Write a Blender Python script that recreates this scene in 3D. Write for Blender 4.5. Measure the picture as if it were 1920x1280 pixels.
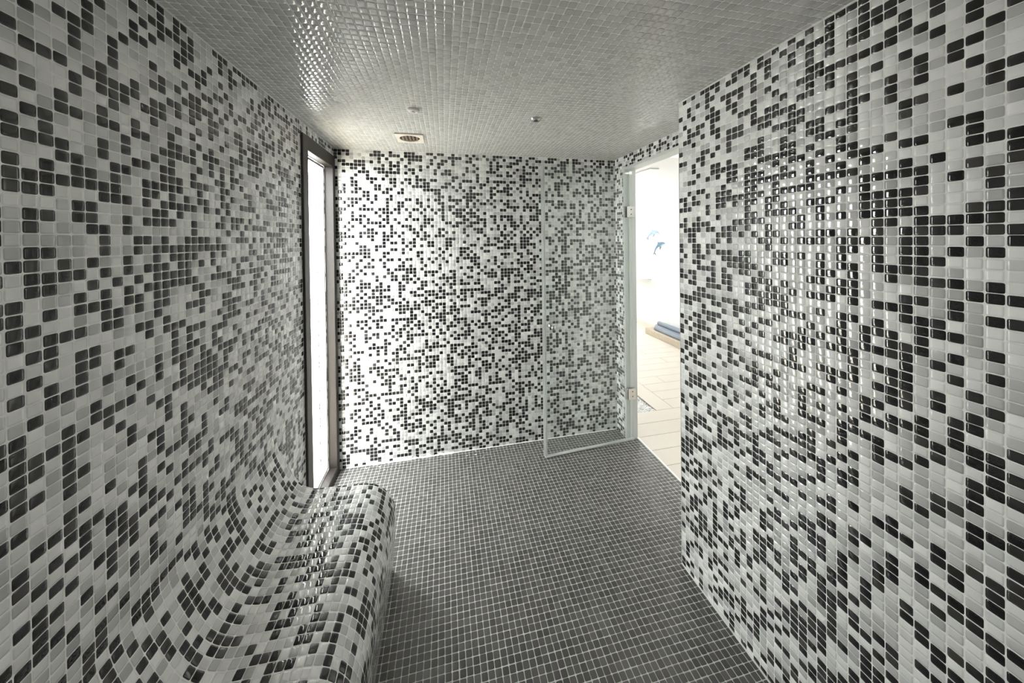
import bpy, bmesh, math, random
from mathutils import Vector, Matrix
random.seed(7)
for o in list(bpy.data.objects): bpy.data.objects.remove(o)
S = bpy.context.scene
C = S.collection

# ------------------------------------------------------------------ camera
F, CX, CY = 592.329, 955.375, 453.615
FW = Vector((0.203264, 0.979091, -0.008)); RT = Vector((0.979120, -0.203267, 0.0))
YAW, PITCH, ROLL = 0.2047, -0.008, -0.0118
FW = Vector((math.sin(YAW)*math.cos(PITCH), math.cos(YAW)*math.cos(PITCH), math.sin(PITCH)))
RT = Vector((math.cos(YAW), -math.sin(YAW), 0)); UP = RT.cross(FW)
R2 = RT*math.cos(ROLL)+UP*math.sin(ROLL); U2 = -RT*math.sin(ROLL)+UP*math.cos(ROLL)
cd = bpy.data.cameras.new('camera'); cam = bpy.data.objects.new('camera', cd); C.objects.link(cam)
m = Matrix((R2, U2, -FW)).transposed().to_4x4(); m.translation = Vector((0.7971, -2.5668, 1.7062))
cam.matrix_world = m
cd.sensor_width = 36; cd.sensor_fit = 'HORIZONTAL'; cd.lens = F/1920*36
cd.shift_x = (960-CX)/1920; cd.shift_y = (CY-640)/1920
cd.clip_start = 0.01; cd.clip_end = 200
S.camera = cam

# ------------------------------------------------------------------ daylight
SKY = 4.7
w = bpy.data.worlds.new('World'); S.world = w; w.use_nodes = True
bg = w.node_tree.nodes['Background']; bg.inputs[0].default_value = (0.97, 0.985, 1.0, 1); bg.inputs[1].default_value = SKY
def portal(name, loc, rot, sx, sy):
    l = bpy.data.lights.new(name, 'AREA'); l.shape = 'RECTANGLE'; l.size = sx; l.size_y = sy
    l.cycles.is_portal = True
    o = bpy.data.objects.new(name, l); C.objects.link(o); o.location = loc; o.rotation_euler = rot
    return o
portal('window_portal', (-0.14, -0.28, 1.17), (0, -math.pi/2, 0), 2.3, 0.5)
portal('hall_portal_far', (3.5, 5.02, 2.22), (-math.pi/2, 0, 0), 2.3, .75)
S.view_settings.view_transform = 'Standard'; S.view_settings.look = 'None'
S.view_settings.gamma = 1; S.view_settings.use_curve_mapping = False
S.view_settings.exposure = 2.5

# ------------------------------------------------------------------ room measures (metres)
H = 2.4; W1 = 1.9955; YR = -1.1415; W2 = 2.296; W3 = 2.387; YN = -3.95
PU, PV = 0.0278, 0.0258
XH = 4.6; HH = 2.59                                   # the bright hall beyond the door

# ------------------------------------------------------------------ materials
def new_mat(name):
    m = bpy.data.materials.new(name); m.use_nodes = True
    return m, m.node_tree, m.node_tree.nodes['Principled BSDF']
def plain(name, col, rough=.5, metal=0, spec=.5, bump=0, scale=40, vary=0):
    m, t, b = new_mat(name)
    b.inputs['Base Color'].default_value = (*col, 1); b.inputs['Roughness'].default_value = rough
    b.inputs['Metallic'].default_value = metal; b.inputs['Specular IOR Level'].default_value = spec
    if bump or vary:
        tc = t.nodes.new('ShaderNodeTexCoord'); n = t.nodes.new('ShaderNodeTexNoise')
        n.inputs['Scale'].default_value = scale; n.inputs['Detail'].default_value = 4
        t.links.new(tc.outputs['Object'], n.inputs['Vector'])
        if bump:
            bp = t.nodes.new('ShaderNodeBump'); bp.inputs['Strength'].default_value = bump; bp.inputs['Distance'].default_value = .01
            t.links.new(n.outputs[0], bp.inputs['Height']); t.links.new(bp.outputs[0], b.inputs['Normal'])
        if vary:
            mx = t.nodes.new('ShaderNodeMix'); mx.data_type = 'RGBA'
            mx.inputs[6].default_value = (*[c*(1-vary) for c in col], 1); mx.inputs[7].default_value = (*[min(1, c*(1+vary)) for c in col], 1)
            t.links.new(n.outputs[0], mx.inputs[0]); t.links.new(mx.outputs[2], b.inputs['Base Color'])
    return m

class N:
    """tiny expression helper over math nodes"""
    def __init__(s, t): s.t = t
    def m(s, op, a, b=None, c=None):
        n = s.t.nodes.new('ShaderNodeMath'); n.operation = op
        for i, v in enumerate((a, b, c)):
            if v is None: continue
            if isinstance(v, (int, float)): n.inputs[i].default_value = v
            else: s.t.links.new(v, n.inputs[i])
        return n.outputs[0]
    def xyz(s, a, b, c):
        n = s.t.nodes.new('ShaderNodeCombineXYZ')
        for i, v in enumerate((a, b, c)):
            if isinstance(v, (int, float)): n.inputs[i].default_value = v
            else: s.t.links.new(v, n.inputs[i])
        return n.outputs[0]

def mosaic(name, seed, stops, grout, pu=PU, pv=PV, rough=.06, edge=.462, convex=.12, rim=.55, tilt=.03, ou=0.0, ov=0.0, spec=.75, stain=0, soil=None):
    """glass mosaic: one random colour per tile, rounded pillow faces, matt grout"""
    mt, t, b = new_mat(name); e = N(t); L = t.links.new
    uv = t.nodes.new('ShaderNodeUVMap'); uv.uv_map = 'UVMap'
    sp = t.nodes.new('ShaderNodeSeparateXYZ'); L(uv.outputs[0], sp.inputs[0])
    U = e.m('DIVIDE', e.m('SUBTRACT', sp.outputs[0], ou), pu); V = e.m('DIVIDE', e.m('SUBTRACT', sp.outputs[1], ov), pv)
    iu = e.m('FLOOR', U); iv = e.m('FLOOR', V)
    wn = t.nodes.new('ShaderNodeTexWhiteNoise'); wn.noise_dimensions = '3D'; L(e.xyz(iu, iv, seed), wn.inputs['Vector'])
    wr = t.nodes.new('ShaderNodeSeparateColor'); L(wn.outputs['Color'], wr.inputs[0])
    jx = e.m('MULTIPLY', e.m('SUBTRACT', wr.outputs[0], .5), .05); jy = e.m('MULTIPLY', e.m('SUBTRACT', wr.outputs[1], .5), .05)
    fu = e.m('ADD', e.m('SUBTRACT', e.m('SUBTRACT', U, iu), .5), jx); fv = e.m('ADD', e.m('SUBTRACT', e.m('SUBTRACT', V, iv), .5), jy)
    au = e.m('ABSOLUTE', fu); av = e.m('ABSOLUTE', fv)
    d = e.m('POWER', e.m('ADD', e.m('POWER', au, 7.0), e.m('POWER', av, 7.0)), 1/7.0)
    tile = e.m('LESS_THAN', d, edge)
    ramp = t.nodes.new('ShaderNodeValToRGB'); ramp.color_ramp.interpolation = 'CONSTANT'
    el = ramp.color_ramp.elements
    el[0].position = 0; el[0].color = (*stops[0][1], 1); el[1].position = stops[1][0]; el[1].color = (*stops[1][1], 1)
    for p, c in stops[2:]:
        x = el.new(p); x.color = (*c, 1)
    L(wn.outputs['Value'], ramp.inputs[0])
    var = e.m('MULTIPLY_ADD', wr.outputs[2], .22, .89)
    vm = t.nodes.new('ShaderNodeVectorMath'); vm.operation = 'SCALE'; L(ramp.outputs[0], vm.inputs[0]); L(var, vm.inputs['Scale'])
    g = t.nodes.new('ShaderNodeMix'); g.data_type = 'RGBA'; L(tile, g.inputs[0]); g.inputs[6].default_value = (*grout, 1); L(vm.outputs[0], g.inputs[7])
    col = g.outputs[2]
    if stain:
        ns = t.nodes.new('ShaderNodeTexNoise'); ns.inputs['Scale'].default_value = 2.3; ns.inputs['Detail'].default_value = 6; ns.inputs['Roughness'].default_value = .65
        L(uv.outputs[0], ns.inputs['Vector'])
        f = e.m('MULTIPLY', e.m('SMOOTH_MIN', e.m('MAXIMUM', e.m('SUBTRACT', ns.outputs[0], .48), 0.0), .25, .05), stain)
        s2 = t.nodes.new('ShaderNodeMix'); s2.data_type = 'RGBA'; L(f, s2.inputs[0]); L(col, s2.inputs[6]); s2.inputs[7].default_value = (*(soil or (.3, .28, .22)), 1)
        col = s2.outputs[2]
    L(col, b.inputs['Base Color'])
    L(e.m('MULTIPLY_ADD', tile, rough-.8, .8), b.inputs['Roughness'])
    L(e.m('MULTIPLY_ADD', tile, spec-.15, .15), b.inputs['Specular IOR Level'])
    def slope(f_, a_, r_):
        mr = t.nodes.new('ShaderNodeMapRange'); mr.interpolation_type = 'SMOOTHSTEP'
        mr.inputs['From Min'].default_value = .30; mr.inputs['From Max'].default_value = edge; mr.inputs['To Max'].default_value = rim
        L(a_, mr.inputs['Value'])
        s_ = e.m('MULTIPLY', e.m('SIGN', f_), mr.outputs[0])
        s_ = e.m('ADD', s_, e.m('MULTIPLY', f_, 2*convex))
        s_ = e.m('ADD', s_, e.m('MULTIPLY', e.m('SUBTRACT', r_, .5), 2*tilt))
        return e.m('MULTIPLY', e.m('MULTIPLY', s_, tile), 1.0)
    nx = slope(fu, au, wr.outputs[1]); ny = slope(fv, av, wr.outputs[2])
    vec = t.nodes.new('ShaderNodeVectorMath'); vec.operation = 'NORMALIZE'; L(e.xyz(nx, ny, 1.0), vec.inputs[0])
    v2 = t.nodes.new('ShaderNodeVectorMath'); v2.operation = 'MULTIPLY_ADD'; L(vec.outputs[0], v2.inputs[0])
    v2.inputs[1].default_value = (.5, .5, .5); v2.inputs[2].default_value = (.5, .5, .5)
    nm = t.nodes.new('ShaderNodeNormalMap'); nm.space = 'TANGENT'; nm.uv_map = 'UVMap'; L(v2.outputs[0], nm.inputs['Color'])
    L(nm.outputs[0], b.inputs['Normal'])
    return mt

WALLSTOPS = [(0, (.016, .015, .016)), (.24, (.030, .029, .029)), (.39, (.055, .052, .050)), (.43, (.56, .565, .555)), (.60, (.72, .725, .71)), (.74, (.86, .865, .84))]
GROUT = (.90, .90, .87)
M = {}
M['mosaic'] = mosaic('black_grey_white_mosaic', 3.0, WALLSTOPS, GROUT)
M['mosaic_b'] = mosaic('black_grey_white_mosaic_b', 11.0, WALLSTOPS, GROUT)
M['mosaic_c'] = mosaic('black_grey_white_mosaic_c', 23.0, WALLSTOPS, GROUT)
M['ceiling'] = mosaic('grey_ceiling_mosaic', 5.0, [(0, (.56, .56, .545)), (.4, (.575, .575, .56)), (.8, (.59, .59, .575))], (.86, .86, .83), pu=PU, pv=PU, tilt=.02, convex=.10, stain=.5, soil=(.45, .44, .34))
M['floor'] = mosaic('dark_grey_floor_mosaic', 9.0, [(0, (.085, .082, .079)), (.4, (.100, .096, .092)), (.8, (.118, .114, .109))], (.56, .56, .53), pu=PU, pv=PU, rough=.24, rim=.3, convex=.03, tilt=.02, stain=.6, soil=(.3, .29, .27), spec=.5)
M['caulk'] = plain('white_caulk', (.84, .84, .81), .6, bump=.4, scale=60)
M['white_wall'] = plain('white_painted_plaster', (.88, .88, .86), .7, vary=.02, scale=3)
M['jamb'] = plain('pale_grey_painted_frame', (.66, .69, .66), .45, vary=.05, scale=6)
M['window_frame'] = plain('dark_brown_window_frame', (.022, .017, .014), .5, vary=.12, scale=9)
M['bead'] = plain('grey_rubber_glazing_bead', (.35, .33, .30), .4)
M['chrome'] = plain('brushed_chrome', (.62, .62, .60), .22, metal=1, vary=.04, scale=120)
M['dark'] = plain('dark_hole', (.02, .02, .02), .6)
M['white_plastic'] = plain('white_plastic', (.80, .80, .78), .35)
M['cream_plastic'] = plain('aged_cream_plastic', (.78, .72, .64), .45, vary=.06, scale=20)
M['louvre'] = plain('brownish_louvre', (.50, .40, .31), .5, vary=.15, scale=30)
M['duct'] = plain('dark_brown_duct', (.07, .045, .03), .8)
M['plank'] = plain('cream_stone_plank', (.66, .61, .53), .45, vary=.05, scale=5)
M['joint'] = plain('brown_plank_joint', (.20, .165, .13), .9)
M['stone'] = plain('cream_sandstone', (.52, .45, .35), .75, bump=.5, vary=.18, scale=25)
M['pipe'] = plain('blue_grey_plastic', (.21, .245, .29), .35, vary=.08, scale=15)
M['pipe_end'] = plain('pale_cut_plastic', (.42, .46, .43), .5)
M['pebble'] = plain('white_marble_pebble', (.80, .80, .78), .4, vary=.12, scale=30)
M['gap'] = plain('dark_pebble_gap', (.12, .11, .10), .9)
M['counter'] = plain('white_counter', (.80, .80, .80), .3, vary=.02)
M['fixture'] = plain('pale_grey_fixture', (.55, .56, .55), .5)
M['patio'] = plain('sandy_patio', (.62, .55, .44), .8, bump=.3, vary=.15, scale=12)
M['leaf'] = plain('dry_brown_leaf', (.30, .19, .09), .7, vary=.2)
M['floor_soil'] = plain('dark_floor_soil', (.05, .045, .03), .8)

def glass(name, tint, haze_mix, haze_col=(.8, .85, .82), rough=0.0):
    m, t, b = new_mat(name); t.nodes.remove(b); L = t.links.new
    out = t.nodes['Material Output']
    tr = t.nodes.new('ShaderNodeBsdfTransparent'); tr.inputs[0].default_value = (*tint, 1)
    gl = t.nodes.new('ShaderNodeBsdfGlossy'); gl.inputs['Roughness'].default_value = rough; gl.inputs[0].default_value = (.95, 1, .97, 1)
    df = t.nodes.new('ShaderNodeBsdfDiffuse'); df.inputs[0].default_value = (*haze_col, 1)
    fr = t.nodes.new('ShaderNodeFresnel'); fr.inputs[0].default_value = 1.5
    ge = t.nodes.new('ShaderNodeNewGeometry'); e = N(t)
    front = e.m('MULTIPLY', fr.outputs[0], e.m('SUBTRACT', 1.0, ge.outputs['Backfacing']))   # exit faces pass straight through
    m1 = t.nodes.new('ShaderNodeMixShader'); L(front, m1.inputs[0]); L(tr.outputs[0], m1.inputs[1]); L(gl.outputs[0], m1.inputs[2])
    m2 = t.nodes.new('ShaderNodeMixShader'); L(m1.outputs[0], m2.inputs[1]); L(df.outputs[0], m2.inputs[2])
    if haze_mix:
        tc = t.nodes.new('ShaderNodeTexCoord'); n = t.nodes.new('ShaderNodeTexNoise'); n.inputs['Scale'].default_value = 2.2; n.inputs['Detail'].default_value = 3
        L(tc.outputs['Object'], n.inputs['Vector'])
        mr = t.nodes.new('ShaderNodeMapRange'); mr.inputs['From Min'].default_value = .3; mr.inputs['From Max'].default_value = .7
        mr.inputs['To Min'].default_value = haze_mix*.5; mr.inputs['To Max'].default_value = haze_mix*1.5
        L(n.outputs[0], mr.inputs['Value']); L(mr.outputs[0], m2.inputs[0])
    else: m2.inputs[0].default_value = 0
    L(m2.outputs[0], out.inputs['Surface'])
    return m
M['door_glass'] = glass('green_tinted_door_glass', (.985, .997, .99), .035, (.9, .95, .92))  # pale diffuse share stands in for bright reflections hazing the leaf
M['window_glass'] = glass('clear_window_glass', (.98, .99, .985), .01)
M['seal'] = glass('milky_clear_seal', (.93, .95, .94), .5, (.88, .90, .88), .3)
def emitter(name, col, s):
    m, t, b = new_mat(name); b.inputs['Base Color'].default_value = (.8, .8, .8, 1)
    b.inputs['Emission Color'].default_value = (*col, 1); b.inputs['Emission Strength'].default_value = s
    return m
M['lamp'] = emitter('added_hall_lamp', (1, .985, .95), .2)  # weak glow for the added hall lamps
M['added_lamp_near'] = emitter('added_hall_lamp_bright', (1, .985, .95), 2.6)  # stronger added hall lamp, lights the back wall through the doorway
M['added_lamp_room'] = emitter('added_room_lamp', (1, .99, .96), 5.0)  # glow of the added fill lamp behind the camera

# ------------------------------------------------------------------ mesh helpers
def quad(bm, pts, uvs=None, mi=0):
    f = bm.faces.new([bm.verts.new(p) for p in pts]); f.material_index = mi
    if uvs:
        l = bm.loops.layers.uv.get('UVMap') or bm.loops.layers.uv.new('UVMap')
        for lp, u in zip(f.loops, uvs): lp[l].uv = u
    return f
def add_box(bm, x0, x1, y0, y1, z0, z1, mi=0):
    """box whose uv is in metres along its own axes"""
    P = lambda x, y, z: (x, y, z)
    quad(bm, [P(x0,y0,z0),P(x1,y0,z0),P(x1,y0,z1),P(x0,y0,z1)], [(x0,z0),(x1,z0),(x1,z1),(x0,z1)], mi)          # -y
    quad(bm, [P(x1,y1,z0),P(x0,y1,z0),P(x0,y1,z1),P(x1,y1,z1)], [(-x1,z0),(-x0,z0),(-x0,z1),(-x1,z1)], mi)      # +y
    quad(bm, [P(x1,y0,z0),P(x1,y1,z0),P(x1,y1,z1),P(x1,y0,z1)], [(y0,z0),(y1,z0),(y1,z1),(y0,z1)], mi)          # +x
    quad(bm, [P(x0,y1,z0),P(x0,y0,z0),P(x0,y0,z1),P(x0,y1,z1)], [(-y1,z0),(-y0,z0),(-y0,z1),(-y1,z1)], mi)      # -x
    quad(bm, [P(x0,y0,z1),P(x1,y0,z1),P(x1,y1,z1),P(x0,y1,z1)], [(x0,y0),(x1,y0),(x1,y1),(x0,y1)], mi)          # +z
    quad(bm, [P(x0,y1,z0),P(x1,y1,z0),P(x1,y0,z0),P(x0,y0,z0)], [(x0,-y1),(x1,-y1),(x1,-y0),(x0,-y0)], mi)      # -z
def add_lathe(bm, prof, mat4=None, seg=32, mi=0, smooth=True):
    rings = []
    for r, z in prof:
        rings.append([bm.verts.new((mat4 or Matrix()) @ Vector((r*math.cos(2*math.pi*k/seg), r*math.sin(2*math.pi*k/seg), z))) for k in range(seg)])
    for a, b in zip(rings, rings[1:]):
        for k in range(seg):
            f = bm.faces.new((a[k], a[(k+1) % seg], b[(k+1) % seg], b[k])); f.smooth = smooth; f.material_index = mi
    for rg in (rings[0], rings[-1]):
        try: bm.faces.new(rg).material_index = mi
        except Exception: pass
def obj(name, bm, mat, parent=None, loc=None, weld=False, bevel=0):
    if weld: bmesh.ops.remove_doubles(bm, verts=bm.verts, dist=1e-5)
    me = bpy.data.meshes.new(name); bm.normal_update(); bm.to_mesh(me); bm.free()
    o = bpy.data.objects.new(name, me); C.objects.link(o)
    for x in (mat if isinstance(mat, (list, tuple)) else [mat]): me.materials.append(x)
    if parent: o.parent = parent
    if loc: o.location = loc
    if bevel:
        bv = o.modifiers.new('bevel', 'BEVEL'); bv.width = bevel; bv.segments = 2; bv.limit_method = 'ANGLE'
    return o
def box(name, x0, x1, y0, y1, z0, z1, mat, parent=None, bevel=0):
    """box with origin at its own centre bottom unless parented"""
    bm = bmesh.new(); add_box(bm, x0, x1, y0, y1, z0, z1)
    return obj(name, bm, mat, parent, weld=bool(bevel), bevel=bevel)
def struct(o): o['kind'] = 'structure'; return o
def tag(o, label, cat, group=None):
    o['label'] = label; o['category'] = cat
    if group: o['group'] = group
    return o
def thing(name, label, cat, loc=(0, 0, 0), group=None):
    o = bpy.data.objects.new(name, None); C.objects.link(o); o.location = loc
    return tag(o, label, cat, group)
def empty_struct(name, loc=(0, 0, 0)):
    o = bpy.data.objects.new(name, None); C.objects.link(o); o.location = loc
    return struct(o)

# ================================================================== THE STEAM ROOM SHELL
T = .12
WY0, WY1, WZ1 = -.552, -.006, 2.335                      # window opening in the left wall
struct(box('floor', -T, W3, YN-T, .1, -.12, 0, M['floor']))
struct(box('ceiling', -T, W3, YN-T, .1, H, H+.12, M['ceiling']))
bm = bmesh.new()
add_box(bm, -T, 0, YN, WY0, 0, H); add_box(bm, -T, 0, WY0, 0, WZ1, H); add_box(bm, -T, 0, WY1, 0, 0, WZ1)
struct(obj('wall_left', bm, M['mosaic_b']))
struct(box('wall_back', -T, W3, 0, .1, 0, H, M['mosaic']))
struct(box('wall_front', -T, W3, YN-T, YN, 0, H, M['mosaic']))
struct(box('wall_right', W1, W3, YN, YR, 0, H, M['mosaic_c']))
# wall with the doorway: short return beside the back wall, lintel above the door, far stub
DY1, DY0, DZ = -.124, -1.00, 2.305
bm = bmesh.new()
add_box(bm, W2, W3, DY1, 0, 0, H); add_box(bm, W2, W3, DY0, DY1, DZ, H); add_box(bm, W2, W3, YR, DY0, 0, H)
struct(obj('wall_doorway', bm, M['mosaic_b']))
# thin grout and caulk lines where planes meet
bm = bmesh.new()
add_box(bm, W1-.004, W1, YN, YR, 0, .006); add_box(bm, W1-.003, W1, YN, YR, H-.006, H)
add_box(bm, W1-.002, W1+.004, YR, YR+.002, 0, H)
struct(obj('trim_1', bm, M['caulk']))
bm = bmesh.new()
add_box(bm, 0, .003, YN, -.6, H-.005, H); add_box(bm, 0, W2, -.003, 0, H-.005, H)
struct(obj('trim_2', bm, M['caulk']))
# ragged white caulk bead along the foot of the back wall
bm = bmesh.new(); rnd = random.Random(3)
n = 150; xs = [.06+(W2-.07)*i/n for i in range(n+1)]
pr = []
for i, x in enumerate(xs):
    amp = 1.0 if .25 < x < .85 else .35
    d = .004+amp*rnd.random()*.012; h = .003+amp*rnd.random()*.012
    pr.append([bm.verts.new(p) for p in ((x, 0, h), (x, -d*.5, h*.8), (x, -d, 0.0005))])
for a, b in zip(pr, pr[1:]):
    for k in (0, 1): bm.faces.new((a[k], a[k+1], b[k+1], b[k])).smooth = True
for k in range(26):                                       # loose crumbs of filler on the tiles
    x = rnd.uniform(.18, 1.3); y = -abs(rnd.gauss(.02, .05)); r = rnd.uniform(.0015, .0045)
    bmesh.ops.create_icosphere(bm, subdivisions=1, radius=r, matrix=Matrix.Translation((x, y, .001)) @ Matrix.Diagonal((rnd.uniform(.8, 2.5), 1, .4, 1)))
struct(obj('trim_3', bm, M['caulk']))

# ================================================================== WINDOW
win = empty_struct('window_1', (0, (WY0+WY1)/2, 0))
def wpart(name, bm, mat, parent=win, bevel=0):
    for v in bm.verts: v.co -= win.location if parent is win else Vector((0, 0, 0))
    return obj(name, bm, mat, parent, weld=True, bevel=bevel)
bm = bmesh.new(); fx0, fx1 = -.045, .014; fw = .068
add_box(bm, fx0, fx1, WY0, WY0+fw, 0, WZ1)
add_box(bm, fx0, fx1, WY1-.052, WY1, 0, WZ1)
add_box(bm, fx0, fx1, WY0+fw, WY1-.052, WZ1-.085, WZ1)
add_box(bm, fx0, fx1, WY0+fw, WY1-.052, 0, .055)
frame = wpart('window_frame', bm, M['window_frame'], bevel=.003)
bm = bmesh.new(); a, b_ = WY0+fw, WY1-.052; g = .016
add_box(bm, -.085, -.046, a, a+g, .055, WZ1-.085); add_box(bm, -.085, -.046, b_-g, b_, .055, WZ1-.085)
add_box(bm, -.085, -.046, a, b_, WZ1-.085-g, WZ1-.085); add_box(bm, -.085, -.046, a, b_, .055, .055+g)
wpart('glazing_bead', bm, M['bead'])
bm = bmesh.new(); add_box(bm, -.068, -.062, a+.004, b_-.004, .06, WZ1-.09)
wpart('pane', bm, M['window_glass'])
# sunlit court outside the window
struct(box('ground', -3.2, -T, -6, 3, -.14, -.02, M['patio']))
struct(box('wall_court', -1.9, -1.8, -6, 3, -.02, 1.75, M['white_wall']))
rnd = random.Random(5)
for k in range(2):
    bm = bmesh.new(); c = Vector((-.33+.09*k+rnd.uniform(-.02, .02), -.2+.05*k, -.017)); n = 9
    a0 = rnd.uniform(0, 3)
    top = []
    for i in range(n):
        t_ = 2*math.pi*i/n; r = .045*(.4+.6*abs(math.cos(t_/1)))
        top.append(Vector((math.cos(t_+a0)*r, math.sin(t_+a0)*r*.6, .012*math.sin(2*t_))))
    f0 = bm.faces.new([bm.verts.new(p) for p in top])
    ex = bmesh.ops.extrude_face_region(bm, geom=[f0]); bmesh.ops.translate(bm, vec=(0, 0, .002), verts=[v for v in ex['geom'] if isinstance(v, bmesh.types.BMVert)])
    lf = obj('dry_leaf', bm, M['leaf'], loc=c+Vector((0, 0, .010)))
    tag(lf, ('dry brown leaf on the sandy ground outside, the one nearer the garden wall', 'dry brown leaf on the sandy ground outside, the one nearer the window frame')[k], 'leaf', 'dry leaves outside the window')

# ================================================================== TILED BENCH
prof = [(.0, .80), (.0, .74), (.018, .675), (.040, .622), (.062, .575), (.088, .533), (.120, .505), (.160, .490), (.22, .484), (.30, .480), (.36, .478), (.405, .472), (.44, .460), (.468, .442), (.494, .415), (.515, .382), (.529, .345), (.535, .305), (.535, .26), (.531, .19), (.524, .10), (.515, .0)]
def catmull(P, n=4):
    out = []
    for i in range(len(P)-1):
        p0 = P[max(i-1, 0)]; p1 = P[i]; p2 = P[i+1]; p3 = P[min(i+2, len(P)-1)]
        for k in range(n):
            t = k/n
            out.append(tuple(.5*((2*p1[j])+(-p0[j]+p2[j])*t+(2*p0[j]-5*p1[j]+4*p2[j]-p3[j])*t*t+(-p0[j]+3*p1[j]-3*p2[j]+p3[j])*t**3) for j in (0, 1)))
    out.append(P[-1]); return out
pp = catmull(prof); pp = [(max(x, .0008), z) for x, z in pp]
BE = -.85
bm = bmesh.new(); l = bm.loops.layers.uv.get('UVMap') or bm.loops.layers.uv.new('UVMap')
ys = [BE, BE-.012]+[BE-.012-(BE-.012-YN)*i/30 for i in range(1, 31)]
s = [0]
for a_, b2 in zip(pp, pp[1:]): s.append(s[-1]+math.hypot(b2[0]-a_[0], b2[1]-a_[1]))
grid = [[bm.verts.new((x, y, z)) for x, z in pp] for y in ys]
for j in range(len(ys)-1):
    for i in range(len(pp)-1):
        f = bm.faces.new((grid[j][i], grid[j+1][i], grid[j+1][i+1], grid[j][i+1])); f.smooth = True
        for lp in f.loops:
            v = lp.vert
            jj = j if v in (grid[j][i], grid[j][i+1]) else j+1
            ii = i if v in (grid[j][i], grid[j+1][i]) else i+1
            lp[l].uv = (ys[jj], pp[0][1]-s[ii])
end = [bm.verts.new((x, BE, z)) for x, z in pp]+[bm.verts.new((.0008, BE, 0))]
f = bm.faces.new(end)
for lp in f.loops: lp[l].uv = (-lp.vert.co.x, lp.vert.co.z)
bmesh.ops.recalc_face_normals(bm, faces=[f])
if f.normal.y < 0: f.normal_flip()
bench = obj('tiled_bench', bm, M['mosaic_b'])
tag(bench, 'built-in curved bench clad in black, grey and white mosaic along the left wall', 'bench')
# check outward normals of the curved surface (tangent frame must match the walls)

# ================================================================== CEILING FITTINGS
def spot(loc, label, rim_mat, core_mat):
    t = thing('ceiling_nozzle', label, 'ceiling nozzle', loc, None)
    bm = bmesh.new(); add_lathe(bm, [(.0005, -.004), (.011, -.005), (.013, -.014), (.020, -.016), (.028, -.011), (.031, -.004), (.031, 0)], seg=40, smooth=False); obj('trim_ring', bm, rim_mat, t)
    bm = bmesh.new(); add_lathe(bm, [(.0005, -.017), (.005, -.017), (.008, -.013), (.009, -.004)], seg=24, smooth=False); obj('core', bm, core_mat, t)
    return t
spot((.648, -.823, H), 'white round recessed ceiling nozzle, the one nearer the square vent', M['white_plastic'], M['chrome'])
spot((1.325, -.815, H), 'grey metal round recessed ceiling nozzle, the one nearer the doorway', M['chrome'], M['dark'])
v = thing('ceiling_vent', 'square cream plastic ceiling vent with a round louvred opening', 'vent', (.583, -.345, H))
bm = bmesh.new(); hs = .088; ro = .066; seg = 48; th = .009
inner = [Vector((ro*math.cos(2*math.pi*k/seg), ro*math.sin(2*math.pi*k/seg), 0)) for k in range(seg)]
def sq(k):
    c, s_ = math.cos(2*math.pi*k/seg), math.sin(2*math.pi*k/seg); q_ = hs/max(abs(c), abs(s_)); return Vector((c*q_, s_*q_, 0))
for k in range(seg):
    a_, b2 = inner[k], inner[(k+1) % seg]; c_, d_ = sq(k), sq(k+1)
    dz = Vector((0, 0, -th))
    quad(bm, [a_+dz, b2+dz, d_+dz, c_+dz]); quad(bm, [a_, b2, b2+dz, a_+dz]); quad(bm, [c_+dz, d_+dz, d_, c_])
bmesh.ops.recalc_face_normals(bm, faces=bm.faces)
obj('plate', bm, M['cream_plastic'], v, weld=True)
bm = bmesh.new()
bmesh.ops.create_circle(bm, cap_ends=True, segments=48, radius=ro, matrix=Matrix.Translation((0, 0, -.0008))); obj('duct', bm, M['duct'], v)
for k in range(5):
    x = -.046+.023*k; hl = math.sqrt(max(ro*ro-x*x, .0001))*.98
    bm = bmesh.new()
    quad(bm, [(x-.006, -hl, -.0075), (x-.006, hl, -.0075), (x+.004, hl, -.0012), (x+.004, -hl, -.0012)])
    quad(bm, [(x-.006, -hl, -.0085), (x+.004, -hl, -.0022), (x+.004, hl, -.0022), (x-.006, hl, -.0085)])
    obj('louvre', bm, M['louvre'], v)

# unseen lamp added as fill light, on the ceiling behind the camera
t = thing('added_ceiling_lamp', 'added round white fill lamp over the near end of the steam room', 'lamp', (1.0, -3.35, H))
bm = bmesh.new(); add_lathe(bm, [(.0005, -.045), (.09, -.043), (.15, -.033), (.18, -.014)], seg=48); obj('diffuser', bm, M['added_lamp_room'], t)
bm = bmesh.new(); add_lathe(bm, [(.17, -.016), (.20, -.014), (.205, 0)], seg=48); obj('housing', bm, M['white_plastic'], t)

# ================================================================== GLASS DOOR, FRAME AND THRESHOLD
bm = bmesh.new()
add_box(bm, W2+.002, W3+.008, DY1-.022, DY1, 0, DZ); add_box(bm, W2+.04, W3+.008, DY1-.034, DY1-.022, 0, DZ-.02)
add_box(bm, W2+.002, W3+.008, DY0, DY1-.022, DZ-.022, DZ)
add_box(bm, W2+.002, W3+.008, DY0, DY0+.022, 0, DZ-.022)
struct(obj('trim_4', bm, M['jamb'], weld=False))
struct(box('trim_5', W3+.001, W3+.016, DY0+.022, DY1-.034, -.02, .006, M['caulk']))   # white threshold strip
hx, hy = 2.352, -.1725; gx, gy = 1.560, -.222
ang = math.atan2(gy-hy, gx-hx)                       # direction from hinge to free edge
door = empty_struct('door_1', (hx, hy, 0)); door.rotation_euler = (0, 0, ang)
DW = math.hypot(gx-hx, gy-hy); Z0, Z1 = .022, 2.285
box('glass_leaf', .004, DW, -.004, .004, Z0, Z1, M['door_glass'], door)
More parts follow.
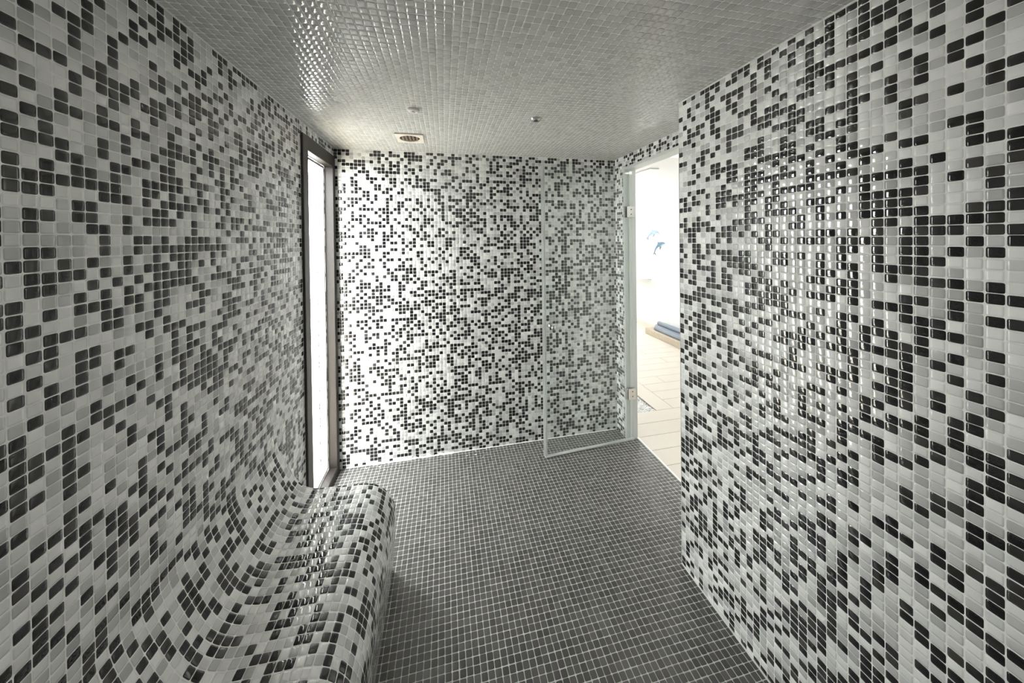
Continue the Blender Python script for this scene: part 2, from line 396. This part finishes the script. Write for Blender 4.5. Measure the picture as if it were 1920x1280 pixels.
bm = bmesh.new(); add_box(bm, DW-.004, DW+.012, -.009, .009, Z0-.004, Z1); add_box(bm, DW+.012, DW+.024, -.003, .003, Z0-.004, Z1)
obj('edge_seal', bm, M['seal'], door)
bm = bmesh.new(); add_lathe(bm, [(.0105, .006), (.0105, DW+.012)], Matrix.Translation((0, 0, .0125)) @ Matrix.Rotation(math.pi/2, 4, 'Y'), seg=16)
obj('bottom_seal', bm, M['seal'], door)
for z in (1.925, .398):
    bm = bmesh.new()
    add_box(bm, .008, .062, -.016, -.0045, z-.045, z+.045); add_box(bm, .008, .062, .0045, .016, z-.045, z+.045)
    hg = obj('hinge', bm, M['chrome'], door, bevel=.002, weld=False)
    bm = bmesh.new(); add_lathe(bm, [(.008, z-.047), (.008, z+.047)], Matrix.Translation((.068, 0, 0)), seg=16)
    add_box(bm, .062, .078, -.004, .004, z-.044, z+.044)
    add_box(bm, -.010, .008, -.014, .014, z-.045, z+.045)
    obj('knuckle', bm, M['chrome'], hg)
    for dz in (-.02, .02):
        for sg in (-1, 1):
            bm = bmesh.new(); add_lathe(bm, [(.0045, 0), (.0045, .002), (.0005, .0025)], Matrix.Translation((.022, sg*.0158, z+dz)) @ Matrix.Rotation(-sg*math.pi/2, 4, 'X'), seg=12)
            obj('screw', bm, M['dark'], hg)
bm = bmesh.new()
for sg in (-1, 1):
    add_lathe(bm, [(.009, .004), (.009, .014), (.008, .020), (.014, .026), (.019, .034), (.019, .042), (.014, .048), (.0005, .050)],
              Matrix.Translation((DW-.055, 0, 1.02)) @ Matrix.Rotation(-sg*math.pi/2, 4, 'X'), seg=24)
obj('door_knob', bm, M['chrome'], door)

# ================================================================== THE BRIGHT HALL BEYOND
bm = bmesh.new()
PX, PY = 2.838, .194; G = .0018                          # corner of the pebble bed
y = PY-.172*19; joints = []
def plank(x0, x1, y0, y1): add_box(bm, x0+G, x1-G, y0+G, y1-G, -.045, -.004)
k = 0
while y < 5:
    y2 = y+.172; k += 1
    offs = (k*.55) % 1.2
    x0 = W3+.016 if y < PY-.01 else 3.032
    xs_ = [x0]+[q_ for q_ in (W3+offs+.3, W3+offs+1.5) if x0+.1 < q_ < XH-.1]+[XH]
    for a_, b2 in zip(xs_, xs_[1:]): plank(a_, b2, y, min(y2, 5))
    y = y2
yy = PY
while yy < 5:
    plank(PX, 3.032, yy, min(yy+1.2, 5)); yy += 1.2
BX0, BY1 = 2.50, 1.6
add_box(bm, W3+.016, BX0, PY, 5, -.045, -.004); add_box(bm, BX0, PX, BY1, 5, -.045, -.004)
struct(obj('floor_hall', bm, M['plank']))
struct(box('floor_hall_bed', W3, XH, -3, 5, -.12, -.045, M['joint']))
struct(box('ceiling_hall', W3, XH+.1, -3, 5, HH, HH+.1, M['white_wall']))
struct(box('wall_hall_far', XH, XH+.1, -3, 5, -.12, HH, M['white_wall']))
struct(box('wall_hall_inner', W2, W3, .1, 5, -.12, HH, M['white_wall']))
struct(box('wall_hall_near', W3, XH, -3.1, -3, -.12, HH, M['white_wall']))
struct(box('wall_hall_end', W3, XH, 5, 5.1, -.12, 1.85, M['white_wall']))
struct(box('baseboard_hall', XH-.012, XH, -3, 5, -.004, .09, M['plank']))
# pebble bed: nobody counts these
bm = bmesh.new(); rnd = random.Random(8)
add_box(bm, BX0, PX-.002, PY+.002, BY1, -.045, -.030, 1)
for k in range(3400):
    x = rnd.uniform(BX0+.01, PX-.012); y = PY+.012+(BY1-PY-.024)*rnd.random()**1.25; r = rnd.uniform(.008, .017)
    mt_ = Matrix.Translation((x, y, rnd.uniform(-.024, -.012))) @ Matrix.Rotation(rnd.uniform(0, 3.14), 4, 'Z') @ Matrix.Diagonal((r*1.2, r*.85, r*.6, 1))
    bmesh.ops.create_icosphere(bm, subdivisions=1, radius=1, matrix=mt_)
for f in bm.faces:
    if len(f.verts) == 3: f.smooth = True
pb = obj('pebble_bed', bm, [M['pebble'], M['gap']]); pb['kind'] = 'stuff'
tag(pb, 'bed of white pebbles set into the cream floor just outside the doorway', 'pebbles')

# stone kerb at the foot of the far wall with pipes on it
bm = bmesh.new(); add_box(bm, -.13, .13, -3.0, 0, 0, .105)
kb = obj('stone_kerb', bm, M['stone'], loc=(4.445, 2.485, -.004), weld=True, bevel=.008)
tag(kb, 'low cream stone kerb on the hall floor at the foot of the white wall', 'kerb')
def pipe(x, y_end, z, r, ln, label):
    bm = bmesh.new(); R_ = Matrix.Rotation(math.pi/2, 4, 'X')
    add_lathe(bm, [(r*.84, ln), (r, ln), (r, 0), (r*.84, 0), (r*.84, ln*.98)], R_, seg=24)
    p = obj('plastic_pipe', bm, M['pipe'], loc=(x, y_end, z))
    bm = bmesh.new(); add_lathe(bm, [(r*.86, -.002), (r*1.02, -.002), (r*1.02, .02), (r*.86, .02)], R_, seg=24); obj('end_collar', bm, M['pipe_end'], p)
    tag(p, label, 'pipe', 'blue-grey pipes on the stone kerb')
zt = .101
pipe(4.385, 2.30, zt+.036, .035, 2.5, 'blue-grey plastic pipe lying at the front edge of the stone kerb')
pipe(4.460, 2.38, zt+.036, .035, 2.5, 'blue-grey plastic pipe in the middle of the stone kerb, under the upper pipe')
pipe(4.535, 2.34, zt+.036, .035, 2.5, 'blue-grey plastic pipe on the stone kerb against the white wall')
pipe(4.498, 2.36, zt+.098, .035, 2.5, 'blue-grey plastic pipe lying on top of the others on the kerb')

# white counter slab on the far wall
bm = bmesh.new(); add_box(bm, -.32, 0, 0, 1.6, -.009, 0)
add_box(bm, -.012, 0, 0, 1.6, -.03, -.009)
ct = obj('wall_shelf', bm, M['counter'], loc=(XH, 2.70, .94))
tag(ct, 'thin white shelf fixed to the white hall wall below the two dolphins', 'shelf')

# ceiling access panel in the hall
fxt = thing('ceiling_panel', 'long narrow pale panel on the hall ceiling seen through the doorway', 'ceiling panel', (3.42, 1.6, HH))
box('panel', -.064, .064, -.612, .61, -.014, -.004, M['white_plastic'], fxt)
bm = bmesh.new(); add_box(bm, -.068, .068, -.616, .614, -.008, 0); obj('panel_edge', bm, M['fixture'], fxt)
# unseen lamps added to brighten the hall and the back wall
for i, y in enumerate((-1.2, .1, 3.6)):
    t = thing('added_ceiling_lamp', ('added flat fill lamp of the hall, furthest towards the near end', 'added flat fill lamp of the hall beside the doorway', 'added flat fill lamp at the far end of the hall')[i], 'lamp', (3.3 if i else 3.5, y, HH), 'added hall fill lamps')
    box('diffuser', -.28, .28, -.28, .28, -.030, -.012, M['added_lamp_near' if i == 0 else 'lamp'], t)
    bm = bmesh.new(); add_box(bm, -.30, .30, -.30, .30, -.012, 0); obj('housing', bm, M['white_plastic'], t)

# two dolphin stickers
M['dolphin'] = plain('blue_dolphin_vinyl', (.003, .10, .17), .35, vary=.35, scale=9)
M['dolphin_grey'] = plain('grey_blue_dolphin_vinyl', (.06, .09, .11), .4)
M['dolphin_pale'] = plain('pale_blue_dolphin_vinyl', (.13, .28, .35), .35)
# outlines in metres on the wall plane: (along the wall, up) from each sticker's own centre
UPPER = {'body': [(-0.209, 0.006), (-0.183, 0.033), (-0.162, 0.054), (-0.127, 0.067), (-0.082, 0.075), (-0.035, 0.074), (0.01, 0.062), (0.062, 0.033), (0.097, 0.001), (0.12, -0.027), (0.134, -0.056), (0.106, -0.059), (0.08, -0.03), (0.033, -0.007), (-0.031, 0.005), (-0.081, 0.004), (-0.13, 0.005), (-0.17, 0.004), (-0.19, 0.007)], 'dorsal_fin': [(-0.035, 0.072), (-0.016, 0.091), (0.025, 0.106), (0.011, 0.082), (0.005, 0.062)], 'flipper': [(-0.035, 0.005), (-0.028, -0.023), (-0.009, -0.055), (-0.031, -0.053), (-0.067, -0.022), (-0.092, 0.004)], 'tail_fluke': [(0.127, -0.041), (0.159, -0.063), (0.204, -0.074), (0.15, -0.083), (0.121, -0.121), (0.106, -0.088), (0.104, -0.057)], 'belly': [(-0.194, 0.007), (-0.178, 0.022), (-0.146, 0.028), (-0.105, 0.013), (-0.064, 0.008), (-0.13, 0.006), (-0.17, 0.004)], 'eye': [(-0.161, 0.036), (-0.17, 0.036), (-0.17, 0.03), (-0.16, 0.03)]}
LOWER = {'body': [(-0.166, 0.074), (-0.141, 0.085), (-0.124, 0.094), (-0.085, 0.103), (-0.039, 0.101), (0.008, 0.09), (0.052, 0.056), (0.093, 0.015), (0.122, -0.026), (0.143, -0.075), (0.148, -0.102), (0.123, -0.098), (0.107, -0.068), (0.083, -0.032), (0.041, 0.001), (-0.01, 0.019), (-0.061, 0.031), (-0.107, 0.051), (-0.136, 0.067)], 'dorsal_fin': [(-0.007, 0.092), (0.024, 0.101), (0.059, 0.1), (0.047, 0.079), (0.05, 0.056)], 'flipper': [(-0.003, 0.019), (-0.003, -0.017), (-0.012, -0.05), (-0.034, -0.021), (-0.053, 0.007), (-0.05, 0.03)], 'tail_fluke': [(0.146, -0.085), (0.17, -0.117), (0.204, -0.133), (0.157, -0.131), (0.137, -0.117), (0.111, -0.14), (0.082, -0.149), (0.104, -0.118), (0.123, -0.09)], 'belly': [(-0.136, 0.069), (-0.115, 0.077), (-0.085, 0.063), (-0.046, 0.042), (-0.007, 0.023), (-0.061, 0.033), (-0.107, 0.051)], 'eye': [(-0.1, 0.085), (-0.109, 0.085), (-0.109, 0.079), (-0.1, 0.079)]}
def dolphin(loc, shapes, label):
    t = bpy.data.objects.new('dolphin_sticker', None); C.objects.link(t)
    t.location = loc; tag(t, label, 'wall sticker', 'dolphin stickers on the white hall wall')
    depth = {'body': .003, 'dorsal_fin': .0026, 'flipper': .0046, 'tail_fluke': .0026, 'belly': .0042, 'eye': .0056}
    look = {'body': 'dolphin', 'belly': 'dolphin_pale', 'eye': 'dark'}
    for name, pts in shapes.items():
        bm = bmesh.new(); d = depth[name]
        f = bm.faces.new([bm.verts.new((-d, y, z)) for y, z in pts])
        ex = bmesh.ops.extrude_face_region(bm, geom=[f]); bmesh.ops.translate(bm, vec=(.0016, 0, 0), verts=[q_ for q_ in ex['geom'] if isinstance(q_, bmesh.types.BMVert)])
        bmesh.ops.recalc_face_normals(bm, faces=bm.faces)
        p = obj(name, bm, M[look.get(name, 'dolphin_grey')], t)
        if name == 'belly': p['label'] = 'pale blue belly patch'
dolphin((XH, 2.66, 1.77), UPPER, 'blue dolphin wall sticker, the upper one of the pair')
dolphin((XH, 2.46, 1.53), LOWER, 'blue dolphin wall sticker, the lower and steeper one of the pair')
